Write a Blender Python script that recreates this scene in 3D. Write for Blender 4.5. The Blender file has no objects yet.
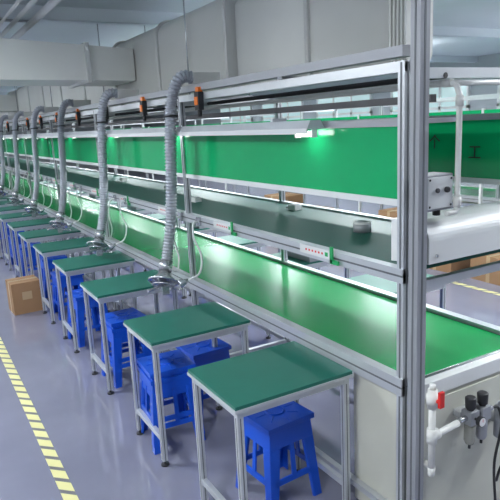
import bpy, math, random
from mathutils import Vector, Matrix
random.seed(4)
scn=bpy.context.scene
try:
    scn.view_settings.view_transform='Standard'
except Exception: pass

# ---------------- materials ----------------
def mat(name,col,rough=0.5,metal=0.0,noise=0.0,nscale=8.0,emit=None,estr=0.0,bump=0.0,coat=0.0,spec=None):
    m=bpy.data.materials.new(name); m.use_nodes=True
    nt=m.node_tree; b=nt.nodes['Principled BSDF']
    c=(col[0],col[1],col[2],1)
    b.inputs['Base Color'].default_value=c
    b.inputs['Roughness'].default_value=rough
    b.inputs['Metallic'].default_value=metal
    if spec is not None: b.inputs['Specular IOR Level'].default_value=spec
    if coat: b.inputs['Coat Weight'].default_value=coat
    if noise>0 or bump>0:
        tc=nt.nodes.new('ShaderNodeTexCoord')
        n=nt.nodes.new('ShaderNodeTexNoise'); n.inputs['Scale'].default_value=nscale; n.inputs['Detail'].default_value=4
        nt.links.new(tc.outputs['Object'],n.inputs['Vector'])
        if noise>0:
            r=nt.nodes.new('ShaderNodeMapRange')
            r.inputs['To Min'].default_value=1-noise; r.inputs['To Max'].default_value=1+noise
            nt.links.new(n.outputs['Fac'],r.inputs['Value'])
            v=nt.nodes.new('ShaderNodeVectorMath'); v.operation='SCALE'; v.inputs[0].default_value=col[:3]
            nt.links.new(r.outputs['Result'],v.inputs['Scale'])
            nt.links.new(v.outputs['Vector'],b.inputs['Base Color'])
        if bump>0:
            bp=nt.nodes.new('ShaderNodeBump'); bp.inputs['Strength'].default_value=bump; bp.inputs['Distance'].default_value=0.01
            nt.links.new(n.outputs['Fac'],bp.inputs['Height']); nt.links.new(bp.outputs['Normal'],b.inputs['Normal'])
    if emit:
        b.inputs['Emission Color'].default_value=(*emit,1); b.inputs['Emission Strength'].default_value=estr
    return m
ALU=mat('aluminium',(0.60,0.62,0.64),0.38,0.55,0.05,20)
ALUD=mat('aluminium_groove',(0.16,0.17,0.18),0.5,0.4)
GREENTOP=mat('esd_mat_green',(0.010,0.135,0.098),0.42,0,0.10,14)
BELT=mat('belt_green',(0.003,0.28,0.065),0.22,0,0.10,3,spec=0.25)
SHELFG=mat('shelf_green',(0.004,0.085,0.06),0.5,0,0.10,6,spec=0.3)
BOARD=mat('board_green',(0.003,0.36,0.12),0.14,0,0.06,3,spec=0.4)
WHITE=mat('white_paint',(0.72,0.73,0.72),0.4)
BEIGE=mat('cabinet_paint',(0.58,0.58,0.50),0.5,0,0.05,5)
DUCT=mat('duct_sheet',(0.74,0.74,0.69),0.5,0.0,0.06,3)
DUCTF=mat('duct_flange',(0.62,0.62,0.59),0.5,0.1)
GREY=mat('grey_steel',(0.34,0.35,0.37),0.45,0.3,0.06,10)
DARK=mat('dark_rubber',(0.02,0.02,0.022),0.5)
DARKM=mat('dark_metal',(0.07,0.07,0.075),0.45,0.4)
ORANGE=mat('orange_plastic',(0.85,0.20,0.02),0.4)
BLUE=mat('blue_plastic',(0.005,0.085,0.60),0.32,0,0.06,6)
HOSE=mat('hose_grey',(0.36,0.38,0.42),0.42,0.1)
STEEL=mat('bright_steel',(0.6,0.61,0.63),0.25,0.85)
PVC=mat('pvc_white',(0.72,0.72,0.68),0.35)
RED=mat('red_handle',(0.7,0.02,0.015),0.4)
CARD=mat('cardboard',(0.30,0.17,0.085),0.8,0,0.08,8)
TAPE=mat('box_tape',(0.45,0.32,0.18),0.35)
SMOKE=mat('smoked_bowl',(0.30,0.30,0.26),0.15)
GAUGE=mat('gauge_face',(0.8,0.8,0.78),0.3)
GREENP=mat('green_plastic',(0.01,0.35,0.10),0.4)
CEIL=mat('ceiling_paint',(0.68,0.73,0.78),0.8,0,0.04,2)
WALL=mat('wall_paint',(0.42,0.44,0.47),0.7,0,0.04,2)
PANE=mat('window_pane',(0.15,0.25,0.28),0.1,emit=(0.55,0.72,0.72),estr=0.7)
LAMP=mat('tube_glow',(0.9,0.95,1),0.5,emit=(0.88,0.94,1.0),estr=10)
LAMPS=mat('task_lamp_glow',(1,1,1),0.5,emit=(1.0,1.0,0.98),estr=14)

def floor_mat():
    m=bpy.data.materials.new('epoxy_floor'); m.use_nodes=True; nt=m.node_tree; b=nt.nodes['Principled BSDF']
    tc=nt.nodes.new('ShaderNodeTexCoord'); n=nt.nodes.new('ShaderNodeTexNoise'); n.inputs['Scale'].default_value=1.2; n.inputs['Detail'].default_value=6
    nt.links.new(tc.outputs['Object'],n.inputs['Vector'])
    cr=nt.nodes.new('ShaderNodeValToRGB')
    cr.color_ramp.elements[0].position=0.3; cr.color_ramp.elements[0].color=(0.18,0.185,0.25,1)
    cr.color_ramp.elements[1].position=0.7; cr.color_ramp.elements[1].color=(0.235,0.24,0.31,1)
    nt.links.new(n.outputs['Fac'],cr.inputs['Fac']); nt.links.new(cr.outputs['Color'],b.inputs['Base Color'])
    b.inputs['Roughness'].default_value=0.07
    b.inputs['Specular IOR Level'].default_value=0.85
    n2=nt.nodes.new('ShaderNodeTexNoise'); n2.inputs['Scale'].default_value=5
    nt.links.new(tc.outputs['Object'],n2.inputs['Vector'])
    bp=nt.nodes.new('ShaderNodeBump'); bp.inputs['Strength'].default_value=0.06; bp.inputs['Distance'].default_value=0.01
    nt.links.new(n2.outputs['Fac'],bp.inputs['Height']); nt.links.new(bp.outputs['Normal'],b.inputs['Normal'])
    return m
FLOOR=floor_mat()
def hazard_mat():
    m=bpy.data.materials.new('hazard_tape'); m.use_nodes=True; nt=m.node_tree; b=nt.nodes['Principled BSDF']
    tc=nt.nodes.new('ShaderNodeTexCoord'); sp=nt.nodes.new('ShaderNodeSeparateXYZ'); nt.links.new(tc.outputs['Object'],sp.inputs[0])
    a=nt.nodes.new('ShaderNodeMath'); a.operation='ADD'; nt.links.new(sp.outputs[0],a.inputs[0]); nt.links.new(sp.outputs[1],a.inputs[1])
    k=nt.nodes.new('ShaderNodeMath'); k.operation='MULTIPLY'; k.inputs[1].default_value=7.5; nt.links.new(a.outputs[0],k.inputs[0])
    f=nt.nodes.new('ShaderNodeMath'); f.operation='FRACT'; nt.links.new(k.outputs[0],f.inputs[0])
    g=nt.nodes.new('ShaderNodeMath'); g.operation='GREATER_THAN'; g.inputs[1].default_value=0.30; nt.links.new(f.outputs[0],g.inputs[0])
    mx=nt.nodes.new('ShaderNodeMix'); mx.data_type='RGBA'; mx.inputs[6].default_value=(0.16,0.16,0.17,1); mx.inputs[7].default_value=(0.74,0.70,0.33,1)
    nt.links.new(g.outputs[0],mx.inputs[0]); nt.links.new(mx.outputs[2],b.inputs['Base Color']); b.inputs['Roughness'].default_value=0.35
    return m
HAZ=hazard_mat()

# ---------------- mesh builder ----------------
class MB:
    def __init__(s): s.v=[];s.f=[];s.mi=[];s.sm=[];s.mats=[]
    def m(s,mt):
        if mt not in s.mats: s.mats.append(mt)
        return s.mats.index(mt)
    def box(s,x0,x1,y0,y1,z0,z1,mt):
        o=len(s.v); i=s.m(mt)
        s.v+=[(x0,y0,z0),(x1,y0,z0),(x1,y1,z0),(x0,y1,z0),(x0,y0,z1),(x1,y0,z1),(x1,y1,z1),(x0,y1,z1)]
        for q in [(3,2,1,0),(4,5,6,7),(0,1,5,4),(1,2,6,5),(2,3,7,6),(3,0,4,7)]:
            s.f.append(tuple(o+a for a in q)); s.mi.append(i); s.sm.append(False)
    def hexa(s,pts,mt):
        o=len(s.v); i=s.m(mt); s.v+=[tuple(p) for p in pts]
        for q in [(3,2,1,0),(4,5,6,7),(0,1,5,4),(1,2,6,5),(2,3,7,6),(3,0,4,7)]:
            s.f.append(tuple(o+a for a in q)); s.mi.append(i); s.sm.append(False)
    def tube(s,pts,rad,mt,n=12,caps=True,smooth=True):
        pts=[Vector(p) for p in pts]; i=s.m(mt); o=len(s.v)
        if not isinstance(rad,(list,tuple)): rad=[rad]*len(pts)
        T=[]
        for k in range(len(pts)):
            a=pts[max(k-1,0)]; b=pts[min(k+1,len(pts)-1)]
            d=b-a
            if d.length<1e-9: d=T[-1] if T else Vector((0,0,1))
            T.append(d.normalized())
        u=T[0].orthogonal().normalized()
        for k,p in enumerate(pts):
            u=(u-T[k]*u.dot(T[k]))
            if u.length<1e-6: u=T[k].orthogonal()
            u.normalize(); w=T[k].cross(u)
            for j in range(n):
                a=2*math.pi*j/n
                s.v.append(tuple(p+(u*math.cos(a)+w*math.sin(a))*rad[k]))
        for k in range(len(pts)-1):
            for j in range(n):
                a=o+k*n+j;b=o+k*n+(j+1)%n;c=o+(k+1)*n+(j+1)%n;d=o+(k+1)*n+j
                s.f.append((a,b,c,d)); s.mi.append(i); s.sm.append(smooth)
        if caps:
            s.f.append(tuple(o+j for j in range(n))[::-1]); s.mi.append(i); s.sm.append(False)
            e=o+(len(pts)-1)*n
            s.f.append(tuple(e+j for j in range(n))); s.mi.append(i); s.sm.append(False)
    def torus(s,c,axis,R,r,mt,N=24,n=8):
        c=Vector(c);axis=Vector(axis).normalized();u=axis.orthogonal().normalized();w=axis.cross(u)
        i=s.m(mt);o=len(s.v)
        for k in range(N):
            a=2*math.pi*k/N; d=u*math.cos(a)+w*math.sin(a)
            for j in range(n):
                b=2*math.pi*j/n
                s.v.append(tuple(c+d*(R+r*math.cos(b))+axis*(r*math.sin(b))))
        for k in range(N):
            for j in range(n):
                s.f.append((o+k*n+j,o+((k+1)%N)*n+j,o+((k+1)%N)*n+(j+1)%n,o+k*n+(j+1)%n)); s.mi.append(i); s.sm.append(True)
    def mesh(s,name):
        me=bpy.data.meshes.new(name); me.from_pydata(s.v,[],s.f)
        for mt in s.mats: me.materials.append(mt)
        me.polygons.foreach_set('material_index',s.mi); me.polygons.foreach_set('use_smooth',s.sm)
        me.update(); return me
def obj(name,me,loc=(0,0,0),rz=0,bevel=0,scale=None):
    if isinstance(me,MB): me=me.mesh(name)
    o=bpy.data.objects.new(name,me); scn.collection.objects.link(o); o.location=loc; o.rotation_euler=(0,0,rz)
    if scale: o.scale=scale
    if bevel:
        b=o.modifiers.new('bevel','BEVEL'); b.width=bevel; b.segments=2; b.limit_method='ANGLE'; b.angle_limit=math.radians(50)
    return o
def bez(P,n):
    P=[Vector(p) for p in P]; P=[P[0]*2-P[1]]+P+[P[-1]*2-P[-2]]; out=[]
    for k in range(1,len(P)-2):
        for t in range(n):
            t/=n
            a,b,c,d=P[k-1],P[k],P[k+1],P[k+2]
            out.append(0.5*((2*b)+(c-a)*t+(2*a-5*b+4*c-d)*t*t+(3*b-a-3*c+d)*t**3))
    out.append(P[-2]); return out
def resample(pts,step):
    out=[pts[0]]; acc=0
    for a,b in zip(pts,pts[1:]):
        L=(b-a).length; pos=step-acc
        while pos<=L and L>0:
            out.append(a+(b-a)*(pos/L)); pos+=step
        acc=(acc+L)%step if L>0 else acc
    return out

# ---------------- room ----------------
RX0,RX1,RY0,RY1,H=-3.2,11.0,-3.0,30.0,3.05
def shell(name,x0,x1,y0,y1,z0,z1,mt):
    m=MB(); m.box(x0,x1,y0,y1,z0,z1,mt); return obj(name,m)
shell('floor',RX0,RX1,RY0,RY1,-0.1,0,FLOOR)
shell('ceiling',RX0,RX1,RY0,RY1,H,H+0.1,CEIL)
shell('wall_left',RX0-0.1,RX0,RY0,RY1,0,H,WALL)
shell('wall_right',RX1,RX1+0.1,RY0,RY1,0,H,WALL)
shell('wall_back',RX0,RX1,RY1,RY1+0.1,0,H,WALL)
shell('wall_front',RX0,RX1,RY0-0.1,RY0,0,H,WALL)
for k,y in enumerate((4.0,7.2,10.4,13.6,16.8,20.0)):
    m=MB()
    m.box(-0.03,0.0,-1.2,1.2,1.1,2.5,PANE)
    for yy in (-1.2,-0.4,0.4,1.2): m.box(-0.06,0,yy-0.03,yy+0.03,1.07,2.53,WHITE)
    for zz in (1.1,2.0,2.5): m.box(-0.06,0,-1.23,1.23,zz-0.03,zz+0.03,WHITE)
    obj('window_%d'%(k+1),m,(RX1-0.001,y,0))
for x in (0.475,5.15):
    m=MB(); m.box(-0.035,0.035,RY0+0.2,RY1-0.3,0.0005,0.002,HAZ); obj('floor_marking_tape',m,(x,0,0))
m=MB()
for y in range(0,30,3):
    m.box(RX0,RX1,y,y+0.12,H-0.12,H,CEIL)
obj('ceiling_beam_grid',m)
m=MB()
for x,r in ((1.15,0.03),(1.0,0.02),(0.9,0.014)):
    m.tube([(x,1,H-0.18),(x,28,H-0.18)],r,WHITE,10)
for y in range(2,28,2):
    m.box(0.86,1.2,y,y+0.03,H-0.15,H-0.13,GREY)
    m.tube([(1.08,y+0.015,H-0.14),(1.08,y+0.015,H)],0.006,GREY,6)
obj('ceiling_pipe_run',m)

# ---------------- workbench line ----------------
YA,YB=1.67,22.0
def workbench(yb):
    m=MB()
    X0,X1=0.0,0.79
    ya=YA
    def profile_y(x,z0,z1,w=0.04):
        m.box(x-w/2,x+w/2,ya,yb,z0,z1,ALU)
        zc=(z0+z1)/2
        m.box(x-w/2-0.0012,x+w/2+0.0012,ya,yb,zc-0.004,zc+0.004,ALUD)
    ys=[YA+2.1*k for k in range(int((yb-YA)/2.1)+1)]
    for y in ys:
        for x in (X0,X1):
            m.box(x-0.018,x+0.018,y-0.0,y+0.036,0.03,2.08,ALU)
            m.box(x-0.0195,x-0.0175,y+0.014,y+0.022,0.03,2.08,ALUD)
            m.box(x-0.004,x+0.004,y-0.0015,y+0.001,0.03,2.08,ALUD)
            m.tube([(x,y+0.018,0),(x,y+0.018,0.012),(x,y+0.018,0.012),(x,y+0.018,0.04)],[0.03,0.03,0.008,0.008],DARK,10)
        m.box(X0,X1,y+0.002,y+0.034,2.02,2.06,ALU)
        m.box(X0,X1,y+0.002,y+0.034,0.66,0.70,ALU)
        m.box(X0,X1,y+0.002,y+0.034,1.18,1.215,ALU)
        m.box(X0,X1,y+0.002,y+0.034,0.12,0.155,ALU)
    for x in (X0,X1):
        profile_y(x,0.735,0.812,0.05)
        profile_y(x,1.225,1.285,0.045)
        m.box(x-0.018,x+0.018,ya,yb,2.045,2.085,ALU)
        m.box(x-0.016,x+0.016,ya,yb,0.13,0.16,ALU)
    m.box(X0+0.03,X1-0.03,ya,yb,0.785,0.793,BELT)
    m.box(X0+0.04,X1-0.04,ya,yb,0.70,0.73,BEIGE)
    m.box(X0+0.022,X1-0.022,ya+0.03,yb,1.255,1.272,SHELFG)
    for x in (X0,X1):
        m.box(x-0.006,x+0.006,ya+0.02,yb,1.56,1.845,BOARD)
        m.box(x-0.012,x+0.012,ya+0.02,yb,1.535,1.562,WHITE)
        m.box(x-0.014,x+0.014,ya+0.02,yb,1.845,1.875,GREY)
    m.box(X0+0.015,X0+0.33,ya+0.04,yb,1.85,1.868,GREY)
    return m
wb=obj('conveyor_workbench',workbench(YB),(1.66,0,0))
wb2=obj('conveyor_workbench',wb.data,(6.3,1.0,0))

m=MB(); m.box(-0.01,0.01,2.6,22,1.22,1.9,BOARD); m.box(-0.02,0.02,2.6,22,1.19,1.22,WHITE)
for k in range(9): m.box(-0.02,0.02,2.6+k*2.3,2.63+k*2.3,0,1.92,WHITE)
obj('green_partition_screen',m,(6.14,0,0))

# ---------------- near end cabinet ----------------
m=MB()
m.box(1.685,2.44,1.61,2.04,0.03,0.735,BEIGE)
m.box(1.68,1.686,1.68,2.03,0.06,0.715,BEIGE)
m.box(1.70,2.43,1.603,1.611,0.06,0.715,BEIGE)
m.box(1.685,2.47,1.60,1.665,0.735,0.80,WHITE)
m.tube([(1.69,1.655,0.775),(2.43,1.655,0.775)],0.028,STEEL,16)
for x in (1.74,2.40):
    for z in (0.09,0.68): m.tube([(x,1.604,z),(x,1.598,z)],0.008,STEEL,8)
obj('conveyor_drive_cabinet',m,bevel=0.003)
m=MB()
pr=[]
for k in range(9):
    a=math.pi/2*k/8
    pr.append((1.66-0.07*math.sin(a),1.40+0.07*math.cos(a)))
pr=[(1.80,1.47)]+pr+[(1.59,1.31),(1.80,1.29)]
o=len(m.v); i=m.m(WHITE)
for x in (1.70,2.44):
    for (y,z) in pr: m.v.append((x,y,z))
n=len(pr)
for k in range(n):
    m.f.append((o+k,o+(k+1)%n,o+n+(k+1)%n,o+n+k)); m.mi.append(i); m.sm.append(False)
m.f.append(tuple(o+k for k in range(n))[::-1]); m.mi.append(i); m.sm.append(False)
m.f.append(tuple(o+n+k for k in range(n))); m.mi.append(i); m.sm.append(False)
for x in (1.74,2.40): m.tube([(x,1.592,1.34),(x,1.585,1.34)],0.007,STEEL,8)
obj('shelf_end_cover',m)

m=MB()
m.box(-0.024,0.024,-0.024,0.024,0.0,H,GREY)
m.box(-0.05,0.02,-0.05,0.05,0,0.012,GREY)
m.box(-0.0255,-0.023,-0.004,0.004,0.02,H,ALUD); m.box(-0.004,0.004,-0.0255,-0.023,0.02,H,ALUD)
obj('support_column',m,(1.658,1.610,0))

m=MB()
m.box(-0.075,0.075,-0.05,0.05,-0.07,0.07,GREY)
m.box(-0.068,0.068,-0.056,-0.049,-0.062,0.062,WHITE)
for x in (-0.058,0.058):
    for z in (-0.052,0.052): m.tube([(x,-0.054,z),(x,-0.06,z)],0.005,DARKM,8)
m.tube([(0.03,-0.056,0.01),(0.03,-0.07,0.01)],0.012,DARK,12)
m.tube([(-0.02,-0.056,0.01),(-0.02,-0.066,0.01)],0.010,DARKM,12)
m.tube([(0.04,0,-0.07),(0.04,0,-0.10)],0.016,DARK,10)
m.tube([(-0.03,0,-0.07),(-0.03,0,-0.10)],0.012,DARK,10)
obj('junction_box',m,(1.77,1.66,1.585),bevel=0.004)

m=MB()
P=bez([(1.86,10,2.0),(1.86,6,2.0),(1.86,3,2.0),(1.86,1.75,2.0)],6)+bez([(1.86,1.66,2.0),(1.86,1.62,1.99),(1.86,1.60,1.95)],5)+bez([(1.86,1.60,1.9),(1.86,1.60,1.7),(1.86,1.60,1.55)],4)+bez([(1.86,1.60,1.52),(1.855,1.60,1.505),(1.84,1.60,1.50),(1.80,1.60,1.50)],4)
m.tube(P,0.0115,PVC,12)
for c,d in (((1.86,1.66,2.0),(0,1,0)),((1.86,1.60,1.93),(0,0,1)),((1.86,1.60,1.54),(0,0,1))):
    c=Vector(c);d=Vector(d); m.tube([c-d*0.02,c+d*0.02],0.016,PVC,14)
m.tube([(1.86,1.66,2.0),(2.0,1.66,2.0),(2.6,1.66,2.0)],0.0115,PVC,12)
obj('compressed_air_pipe',m)

# ---------------- valve / FRL ----------------
m=MB()
m.tube([(0,0,-0.30),(0,0,0.0)],0.014,PVC,12)
m.tube([(0,0,-0.04),(0,0,-0.02),(0,0,-0.02),(0,0,0.02),(0,0,0.02),(0,0,0.04)],[0.02,0.02,0.026,0.026,0.02,0.02],PVC,14)
m.tube([(0,0,0.04),(0,0,0.06)],0.012,PVC,12)
m.tube([(0,0,0),(0,-0.04,0)],0.008,RED,10)
m.box(-0.012,0.012,-0.05,-0.038,-0.02,0.045,RED)
m.tube([(0,0,-0.16),(0.05,-0.0,-0.16),(0.16,0.01,-0.16)],0.014,PVC,12)
m.tube([(0,0,-0.19),(0,0,-0.13)],0.021,PVC,14)
m.tube([(-0.005,0,-0.16),(0.035,0,-0.16)],0.021,PVC,14)
m.tube([(0,0,-0.30),(0,0,-0.33),(0.05,0.04,-0.34),(0.05,0.09,-0.34)],0.014,PVC,12)
obj('ball_valve_pipe',m,(1.645,1.51,0.79),bevel=0)
def frl():
    m=MB()
    for k,x in enumerate((0,0.075)):
        m.box(x-0.026,x+0.026,-0.026,0.026,-0.03,0.03,GREY)
        m.tube([(x,0,0.03),(x,0,0.04),(x,0,0.04),(x,0,0.085),(x,0,0.09)],[0.015,0.015,0.022,0.024,0.018],DARK,16)
        m.tube([(x,0,-0.03),(x,0,-0.04),(x,0,-0.04),(x,0,-0.11),(x,0,-0.125),(x,0,-0.13)],[0.02,0.02,0.024,0.024,0.018,0.006],SMOKE if k==0 else GREY,16)
        m.tube([(x,0,-0.13),(x,0,-0.15)],0.006,DARK,8)
    m.tube([(0.0,-0.026,0),(0.0,-0.045,0),(0,-0.045,0),(0,-0.062,0)],[0.006,0.006,0.022,0.022],DARK,18)
    m.tube([(0,-0.0625,0),(0,-0.064,0)],0.019,GAUGE,18)
    m.box(-0.001,0.001,-0.0655,-0.064,0,0.014,RED)
    m.tube([(-0.07,0,0),(-0.026,0,0)],0.012,STEEL,12)
    m.tube([(0.026,0,0),(0.05,0,0)],0.016,STEEL,12)
    m.tube([(0.10,0,0),(0.135,0,0)],0.012,STEEL,12)
    m.tube(bez([(0.13,0,0),(0.17,-0.01,-0.01),(0.18,-0.02,-0.10),(0.13,-0.03,-0.25),(0.16,-0.02,-0.45),(0.2,0,-0.6)],8),0.006,DARK,8)
    m.box(-0.03,0.11,0.026,0.067,-0.015,0.015,STEEL)
    return m
obj('air_filter_regulator',frl(),(1.90,1.535,0.625),bevel=0.003)
m=MB()
m.tube([(0,0,0),(0,0,-0.02),(0,0,-0.02),(0,0,-0.16),(0,0,-0.17)],[0.02,0.02,0.034,0.034,0.02],GREY,18)
m.tube([(0,0,0),(0,0,0.03)],0.012,STEEL,10)
m.tube(bez([(0,0,-0.17),(0.02,-0.02,-0.24),(-0.04,-0.03,-0.3),(-0.02,0,-0.38)],6),0.006,DARK,8)
m.box(-0.02,0.02,0.02,0.06,-0.1,-0.06,STEEL)
obj('solenoid_air_valve',m,(2.12,1.543,0.62))

# ---------------- work tables ----------------
def table(w=0.615,d=0.475):
    m=MB()
    m.box(0,w,0,d,0.735,0.752,GREENTOP)
    m.box(-0.004,w+0.004,-0.004,d+0.004,0.722,0.7365,ALU)
    t=0.03
    for x in (0.012,w-0.012-t):
        for y in (0.012,d-0.012-t):
            m.box(x,x+t,y,y+t,0.03,0.722,ALU)
            m.box(x-0.001,x+t+0.001,y+t/2-0.003,y+t/2+0.003,0.03,0.69,ALUD)
            m.box(x+t/2-0.003,x+t/2+0.003,y-0.001,y+t+0.001,0.03,0.69,ALUD)
            c=(x+t/2,y+t/2)
            m.tube([(c[0],c[1],0),(c[0],c[1],0.01),(c[0],c[1],0.01),(c[0],c[1],0.032)],[0.024,0.024,0.007,0.007],DARK,10)
    for y in (0.014,d-0.014-0.026):
        m.box(0.03,w-0.03,y,y+0.026,0.69,0.722,ALU)
    for x in (0.014,w-0.014-0.026):
        m.box(x,x+0.026,0.03,d-0.03,0.69,0.722,ALU)
        m.box(x,x+0.026,0.03,d-0.03,0.15,0.18,ALU)
    return m
tm=table().mesh('work_table')
ty=[1.965,2.87,3.97,4.95,5.9,6.85,7.8,8.75,9.7,10.65,11.6,12.55,13.5,14.4]
for k,y in enumerate(ty):
    obj('work_table',tm,(1.005-(0.02 if k==1 else 0)+random.uniform(-.008,.004)*(k>1),y,0),bevel=0.0015 if k<4 else 0)
for k in range(12):
    obj('work_table',tm,(2.52,2.75+k*1.05,0))

# ---------------- stools ----------------
def stool():
    m=MB(); Ht=0.45; a=0.125; b=0.162
    def pt(side,u,z,off=0):
        r=b+(a-b)*(z/Ht)+off
        x,y=u*r,-r
        for _ in range(side): x,y=-y,x
        return (x,y,z)
    def slab(side,u0,u1,z0,z1,u0b=None,u1b=None,t=0.012):
        if u0b is None:u0b=u0
        if u1b is None:u1b=u1
        m.hexa([pt(side,u0b,z0),pt(side,u1b,z0),pt(side,u1b,z0,-t),pt(side,u0b,z0,-t),
                pt(side,u0,z1),pt(side,u1,z1),pt(side,u1,z1,-t),pt(side,u0,z1,-t)],BLUE)
    for s in range(4):
        slab(s,-1,1,0.33,0.44)
        slab(s,-1,-0.55,0.0,0.33,-1,-0.72)
        slab(s,0.55,1,0.0,0.33,0.72,1)
        slab(s,-0.09,0.09,0.16,0.33)
        slab(s,-0.8,0.8,0.14,0.17)
    m.box(-0.142,0.142,-0.142,0.142,0.425,0.452,BLUE)
    m.torus((0,0,0.452),(0,0,1),0.045,0.006,BLUE)
    for k in range(8):
        an=k*math.pi/4
        c,s_=math.cos(an),math.sin(an)
        m.tube([(c*0.06,s_*0.06,0.452),(c*0.12,s_*0.12,0.452)],0.004,BLUE,6)
    return m
sm=stool().mesh('plastic_stool')
def stoolat(x,y,r,z=0,bv=True):
    return obj('plastic_stool',sm,(x,y,z),r,bevel=0.006 if bv else 0)
stoolat(1.42,2.34,0.08)
stoolat(1.17,3.18,-0.06)
stoolat(1.17,3.18,-0.06,0.045)
stoolat(1.52,3.40,0.05)
stoolat(1.24,4.22,0.05)
stoolat(1.24,4.22,0.05,0.045)
stoolat(1.22,5.25,0.1)
for k,y in enumerate(ty[4:12]): stoolat(1.26+0.05*math.sin(k*2),y+0.25,0.1*math.sin(k*3),bv=False)
for k in range(9): stoolat(2.85+0.05*math.sin(k),2.98+k*1.05,0.1*math.sin(k*2),bv=False)
# ---------------- cartons ----------------
def carton(w,d,h):
    m=MB(); m.box(-w/2,w/2,-d/2,d/2,0,h,CARD)
    m.box(-w/2-0.001,w/2+0.001,-0.025,0.025,0.0,h+0.0012,TAPE)
    m.box(-w/2,w/2,-0.002,0.002,h,h+0.002,DARKM)
    m.box(-0.05,0.05,-d/2-0.0015,-d/2,h*0.45,h*0.7,TAPE)
    return m
for (x,y,z,w,d,h,r) in [(0.88,6.62,0,.30,.30,.34,.05),(5.72,5.0,0,.6,.5,.36,.05),(5.70,4.2,0,.55,.5,.3,-.05),(5.72,5.9,0,.5,.6,.42,0.1),
     (5.74,6.9,0,.55,.5,.38,0),(5.7,7.9,0,.5,.5,.45,.1),(5.72,4.98,0.36,.5,.4,.28,.1),(5.72,8.8,0,.5,.5,.6,0.0),(5.72,5.9,0.42,.4,.4,.2,0)]:
    obj('cardboard_box',carton(w,d,h),(x,y,z),r)

# ---------------- duct ----------------
def duct():
    m=MB()
    def prof(x0,x1,z0,z1,r,n=6):
        P=[]
        for cx,cz,a0 in ((x1-r,z1-r,0),(x0+r,z1-r,90),(x0+r,z0+r,180),(x1-r,z0+r,270)):
            for k in range(n+1):
                a=math.radians(a0+90*k/n); P.append((cx+r*math.cos(a),cz+r*math.sin(a)))
        return P
    def seg(y0,y1,x0,x1,z0,z1,r,mt):
        P=prof(x0,x1,z0,z1,r); n=len(P); o=len(m.v); i=m.m(mt)
        for y in (y0,y1):
            for p in P: m.v.append((p[0],y,p[1]))
        for k in range(n):
            m.f.append((o+k,o+(k+1)%n,o+n+(k+1)%n,o+n+k)); m.mi.append(i); m.sm.append(True)
        m.f.append(tuple(o+k for k in range(n))); m.mi.append(i); m.sm.append(False)
        m.f.append(tuple(o+n+k for k in range(n))[::-1]); m.mi.append(i); m.sm.append(False)
    seg(2.12,3.6,2.0,2.16,2.12,2.68,0.05,DUCT)
    seg(3.6,22,1.94,2.42,2.11,2.74,0.12,DUCT)
    for k in range(5):
        seg(2.12-0.012-0.024*k,2.12-0.024*k,1.985,2.16 if k%2 else 2.15,2.11-(0.01 if k%2 else 0),2.69,0.05,DUCT)
    for y in [2.75]:
        seg(y,y+0.035,1.985,2.175,2.105,2.695,0.06,DUCTF)
    for y in [3.58,4.8,6.0,7.2,8.4,9.6,10.8,12,13.2]:
        seg(y,y+0.035,1.925,2.435,2.10,2.755,0.12,DUCTF)
    for y in [4.2,6.4,9,12,15]:
        for x in (1.92,2.44):
            m.tube([(x,y,2.1),(x,y,H)],0.006,STEEL,6)
        m.box(1.90,2.46,y-0.02,y+0.02,2.075,2.10,GREY)
    return m
obj('ventilation_duct',duct())
m=MB()
for (y0) in (5.4,12.0):
    m.hexa([(1.93,y0,2.32),(1.93,y0+0.7,2.32),(-3.1,y0+0.7,2.40),(-3.1,y0,2.40),(1.93,y0,2.60),(1.93,y0+0.7,2.60),(-3.1,y0+0.7,2.9),(-3.1,y0,2.9)],DUCT)
    for x in (1.5,0.3,-0.9,-2.1):
        z0=2.32+0.08*(1.93-x)/5.03; z1=2.60+0.30*(1.93-x)/5.03
        m.box(x-0.02,x+0.02,y0-0.02,y0+0.72,z0-0.02,z1+0.02,DUCTF)
obj('branch_duct',m)

m=MB()
m.box(-0.03,0.03,1.67,20,2.10,2.14,GREY)
m.box(0.12,0.15,1.67,20,1.93,1.96,DARKM)
m.tube([(0.2,1.67,2.03),(0.2,20,2.03)],0.012,DARK,8)
for k in range(9):
    m.box(-0.02,0.34,2.5+2.1*k,2.54+2.1*k,2.088,2.10,GREY)
obj('cable_service_rail',m,(1.66,0,0))
m=MB()
m.box(-0.035,0.0,-0.03,0.03,-0.06,0.05,DARK)
m.box(-0.042,-0.034,-0.02,0.02,-0.03,0.02,ORANGE)
m.box(-0.03,0.0,-0.02,0.02,0.05,0.08,ORANGE)
m.tube([(-0.017,0,-0.06),(-0.017,0,-0.10)],0.014,DARK,10)
cm=m.mesh('power_outlet_clip')
for k in range(10): obj('power_outlet_clip',cm,(1.64,3.42+k*1.0,2.04),bevel=0)

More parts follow.
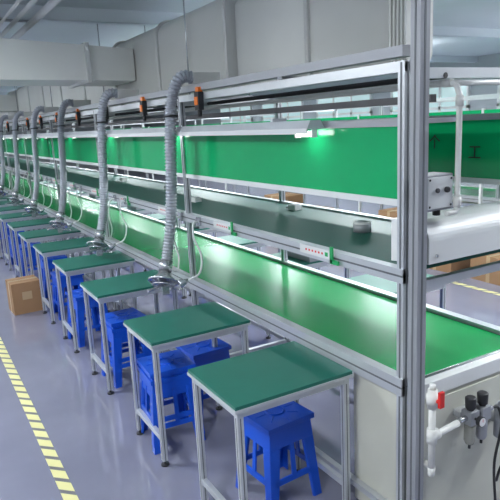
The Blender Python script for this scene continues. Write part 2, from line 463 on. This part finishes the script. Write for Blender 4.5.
# ---------------- extraction hoses ----------------
def hose():
    m=MB()
    path=bez([(0.20,0.0,2.17),(0.14,0,2.20),(0.075,0,2.17),(0.035,0.02,2.06),(0.015,0.03,1.9),(0.0,0.05,1.55),(-0.02,0.07,1.25),(-0.06,0.07,1.05),(-0.10,0.03,0.95)],24)
    step=0.0055; pts=resample(path,step)
    rad=[0.036+0.0055*math.sin(2*math.pi*k*step/0.022) for k in range(len(pts))]
    m.tube(pts,rad,HOSE,16,caps=True)
    e=pts[-1]; d=(pts[-1]-pts[-4]).normalized()
    m.tube([e-d*0.05,e+d*0.02],0.045,STEEL,20)
    m.tube([e+d*0.02,e+d*0.05,e+d*0.09,e+d*0.095],[0.04,0.05,0.095,0.10],STEEL,24)
    c=e+d*0.09
    m.torus(c,d,0.10,0.008,STEEL)
    m.torus(c+d*0.03,d,0.07,0.006,STEEL)
    for a in range(4):
        u=d.orthogonal().normalized(); w=d.cross(u); q=u*math.cos(a*1.5708)+w*math.sin(a*1.5708)
        m.tube([c+q*0.098,c+q*0.07+d*0.03,c+d*0.035],0.005,STEEL,6)
    m.tube([c+Vector((0,0,0)),c+Vector((-0.06,-0.02,-0.03)),c+Vector((-0.14,-0.06,-0.03))],0.010,STEEL,8)
    m.box(c.x-0.02,c.x+0.03,c.y-0.015,c.y+0.015,c.z-0.09,c.z-0.02,STEEL)
    m.tube([c+Vector((0.02,0,-0.06)),c+Vector((0.13,0,-0.08))],0.008,STEEL,8)
    m.torus((0.02,0.03,1.95),(0,0.1,1),0.046,0.006,DARK)
    m.box(0.17,0.36,-0.045,0.045,2.145,2.22,DUCTF)
    return m
hm=hose().mesh('fume_extraction_hose')
for k in range(7):
    obj('fume_extraction_hose',hm,(1.49-0.005*k,3.6+1.55*k,0),0.0)
m=MB()
P=bez([(0,0,1.25),(-0.045,-0.01,1.25),(-0.065,-0.04,1.16),(-0.045,-0.10,1.04),(-0.09,-0.15,0.94),(-0.16,-0.12,0.90)],12)
m.tube(P,0.0065,WHITE,10)
e=P[-1]; d=(P[-1]-P[-4]).normalized()
m.tube([e,e+d*0.02,e+d*0.05,e+d*0.06],[0.01,0.018,0.03,0.031],STEEL,18)
m.box(-0.012,0.006,-0.02,0.02,1.225,1.285,STEEL)
P=bez([(0,0.3,1.25),(-0.05,0.3,1.24),(-0.09,0.25,1.12),(-0.10,0.16,1.0),(-0.14,0.10,0.92),(-0.19,0.06,0.93)],12)
m.tube(P,0.0055,WHITE,10); m.box(-0.012,0.006,0.28,0.32,1.225,1.285,STEEL)
gm=m.mesh('gooseneck_arm')
for k in range(7): obj('gooseneck_arm',gm,(1.63,3.56+1.55*k,0))

# ---------------- task lamps ----------------
m=MB()
m.hexa([(-0.05,2.16,1.845),(0.05,2.16,1.845),(0.05,20,1.845),(-0.05,20,1.845),(-0.03,2.16,1.885),(0.025,2.16,1.885),(0.025,20,1.885),(-0.03,20,1.885)],ALU)
m.box(-0.052,-0.046,2.16,20,1.825,1.85,WHITE)
for k in range(9):
    y=2.5+2.1*k
    m.box(-0.01,0.07,y,y+0.025,1.885,1.9,ALU)
obj('task_light_channel',m,(1.59,0,0))
m=MB()
m.tube([(0,-0.06,0),(0,0.06,0)],0.012,LAMPS,12)
m.box(-0.014,0.014,-0.07,-0.06,-0.016,0.02,WHITE); m.box(-0.014,0.014,0.06,0.07,-0.016,0.02,WHITE)
lm=m.mesh('task_lamp')
for k in range(8): obj('task_lamp',lm,(1.59,2.24+1.6*k,1.824))

# ---------------- labels and L squares ----------------
for k in range(9):
    y=2.14+0.97*k
    m=MB()
    m.box(-0.002,0,0,0.24,-0.02,0.022,WHITE)
    for j in range(6): m.box(-0.0026,-0.002,0.05+j*0.026,0.062+j*0.026,-0.003,0.007,RED)
    m.box(-0.0026,-0.002,0.012,0.034,-0.008,0.012,GREENP)
    obj('rail_label_strip',m,(1.636,y,1.262))
    m=MB()
    m.box(-0.004,0.004,0,0.02,-0.03,0.045,GREENP); m.box(-0.004,0.004,-0.04,0.02,-0.035,-0.015,GREENP)
    m.box(0.004,0.012,0.0,0.015,0.0,0.03,WHITE)
    obj('green_angle_hook',m,(1.624,y-0.04,1.265))
m=MB()
m.tube([(0,0,0),(0,0,0.045)],0.05,GREY,24); m.torus((0,0,0.045),(0,0,1),0.038,0.012,WHITE)
obj('tape_roll',m,(2.1,2.45,1.273))
m=MB()
m.box(-0.03,0.03,-0.04,0.04,0,0.035,WHITE); m.box(-0.02,0.02,-0.03,0.03,0.035,0.04,GREY); m.tube([(0.0,0.04,0.02),(0.0,0.09,0.01),(0.03,0.13,0.006)],0.004,DARK,6)
pm=m.mesh('small_tester')
for (x,y) in [(2.3,3.4),(2.0,4.4),(2.25,5.6),(2.2,6.9)]: obj('small_tester',pm,(x,y,1.273),0.1)
m=MB()
m.box(-0.15,0.15,-0.2,0.2,0,0.02,GREY); m.box(-0.15,0.15,-0.2,-0.185,0.02,0.12,GREY); m.box(-0.15,0.15,0.185,0.2,0.02,0.12,GREY); m.box(-0.15,-0.135,-0.185,0.185,0.02,0.12,GREY); m.box(0.135,0.15,-0.185,0.185,0.02,0.12,GREY)
m.box(-0.1,0.0,-0.12,0.1,0.02,0.1,WHITE); m.box(0.02,0.1,-0.1,0.12,0.02,0.08,ORANGE)
bm_=m.mesh('parts_bin')
for y in (4.0,6.1,8.2,10.3): obj('parts_bin',bm_,(2.85,y,0.753))
for y in (3.5,4.6,5.7,7.0,8.3): obj('parts_bin',bm_,(6.6,y,1.273))

def txt(body,loc,size):
    cu=bpy.data.curves.new('screen_character','FONT'); cu.body=body; cu.size=size; cu.extrude=0.0008
    cu.materials.append(DARK)
    o=bpy.data.objects.new('screen_character',cu); scn.collection.objects.link(o)
    o.location=loc; o.rotation_euler=(math.pi/2,0,-math.pi/2)
txt('个',(2.442,2.30,1.71),0.08); txt('工',(2.442,2.04,1.66),0.08)

# ---------------- ceiling lamps ----------------
m=MB()
m.box(-0.05,0.05,-0.62,0.62,0.02,0.06,WHITE)
for x in (-0.05,0.05): m.tube([(x,-0.6,0.005),(x,0.6,0.005)],0.013,LAMP,10)
m.tube([(0,-0.4,0.06),(0,-0.4,0.3)],0.004,STEEL,6); m.tube([(0,0.4,0.06),(0,0.4,0.3)],0.004,STEEL,6)
cl=m.mesh('fluorescent_ceiling_lamp')
for x in (-0.9,3.9,7.6):
    for k in range(8):
        y=0.9+3.6*k
        obj('fluorescent_ceiling_lamp',cl,(x,y,H-0.3))
        if k<6:
            for up in (0,1):
                L=bpy.data.lights.new('tube_light','AREA'); L.shape='RECTANGLE'; L.size=0.2; L.size_y=1.2; L.energy=32 if up else 92; L.color=(0.93,0.97,1.0)
                lo=bpy.data.objects.new('tube_light',L); scn.collection.objects.link(lo); lo.location=(x,y,H-0.2 if up else H-0.33)
                if up: lo.rotation_euler=(math.pi,0,0)
w=bpy.data.worlds.new('world'); scn.world=w; w.use_nodes=True
w.node_tree.nodes['Background'].inputs[0].default_value=(0.6,0.65,0.7,1); w.node_tree.nodes['Background'].inputs[1].default_value=0.3

# ---------------- camera ----------------
cam=bpy.data.cameras.new('camera'); co=bpy.data.objects.new('camera',cam); scn.collection.objects.link(co)
d1=Vector((-345,-110,586)).normalized(); d2=Vector((1050,-180,586)); d2=(d2-d1*d2.dot(d1)).normalized(); d3=d1.cross(d2)
R=Matrix(((d2.x,-d2.y,-d2.z),(d1.x,-d1.y,-d1.z),(-d3.x,d3.y,d3.z)))
co.matrix_world=Matrix.Translation((0,0,1.887))@R.to_4x4()
cam.sensor_width=36; cam.lens=586/500*36; cam.clip_start=0.05
scn.camera=co
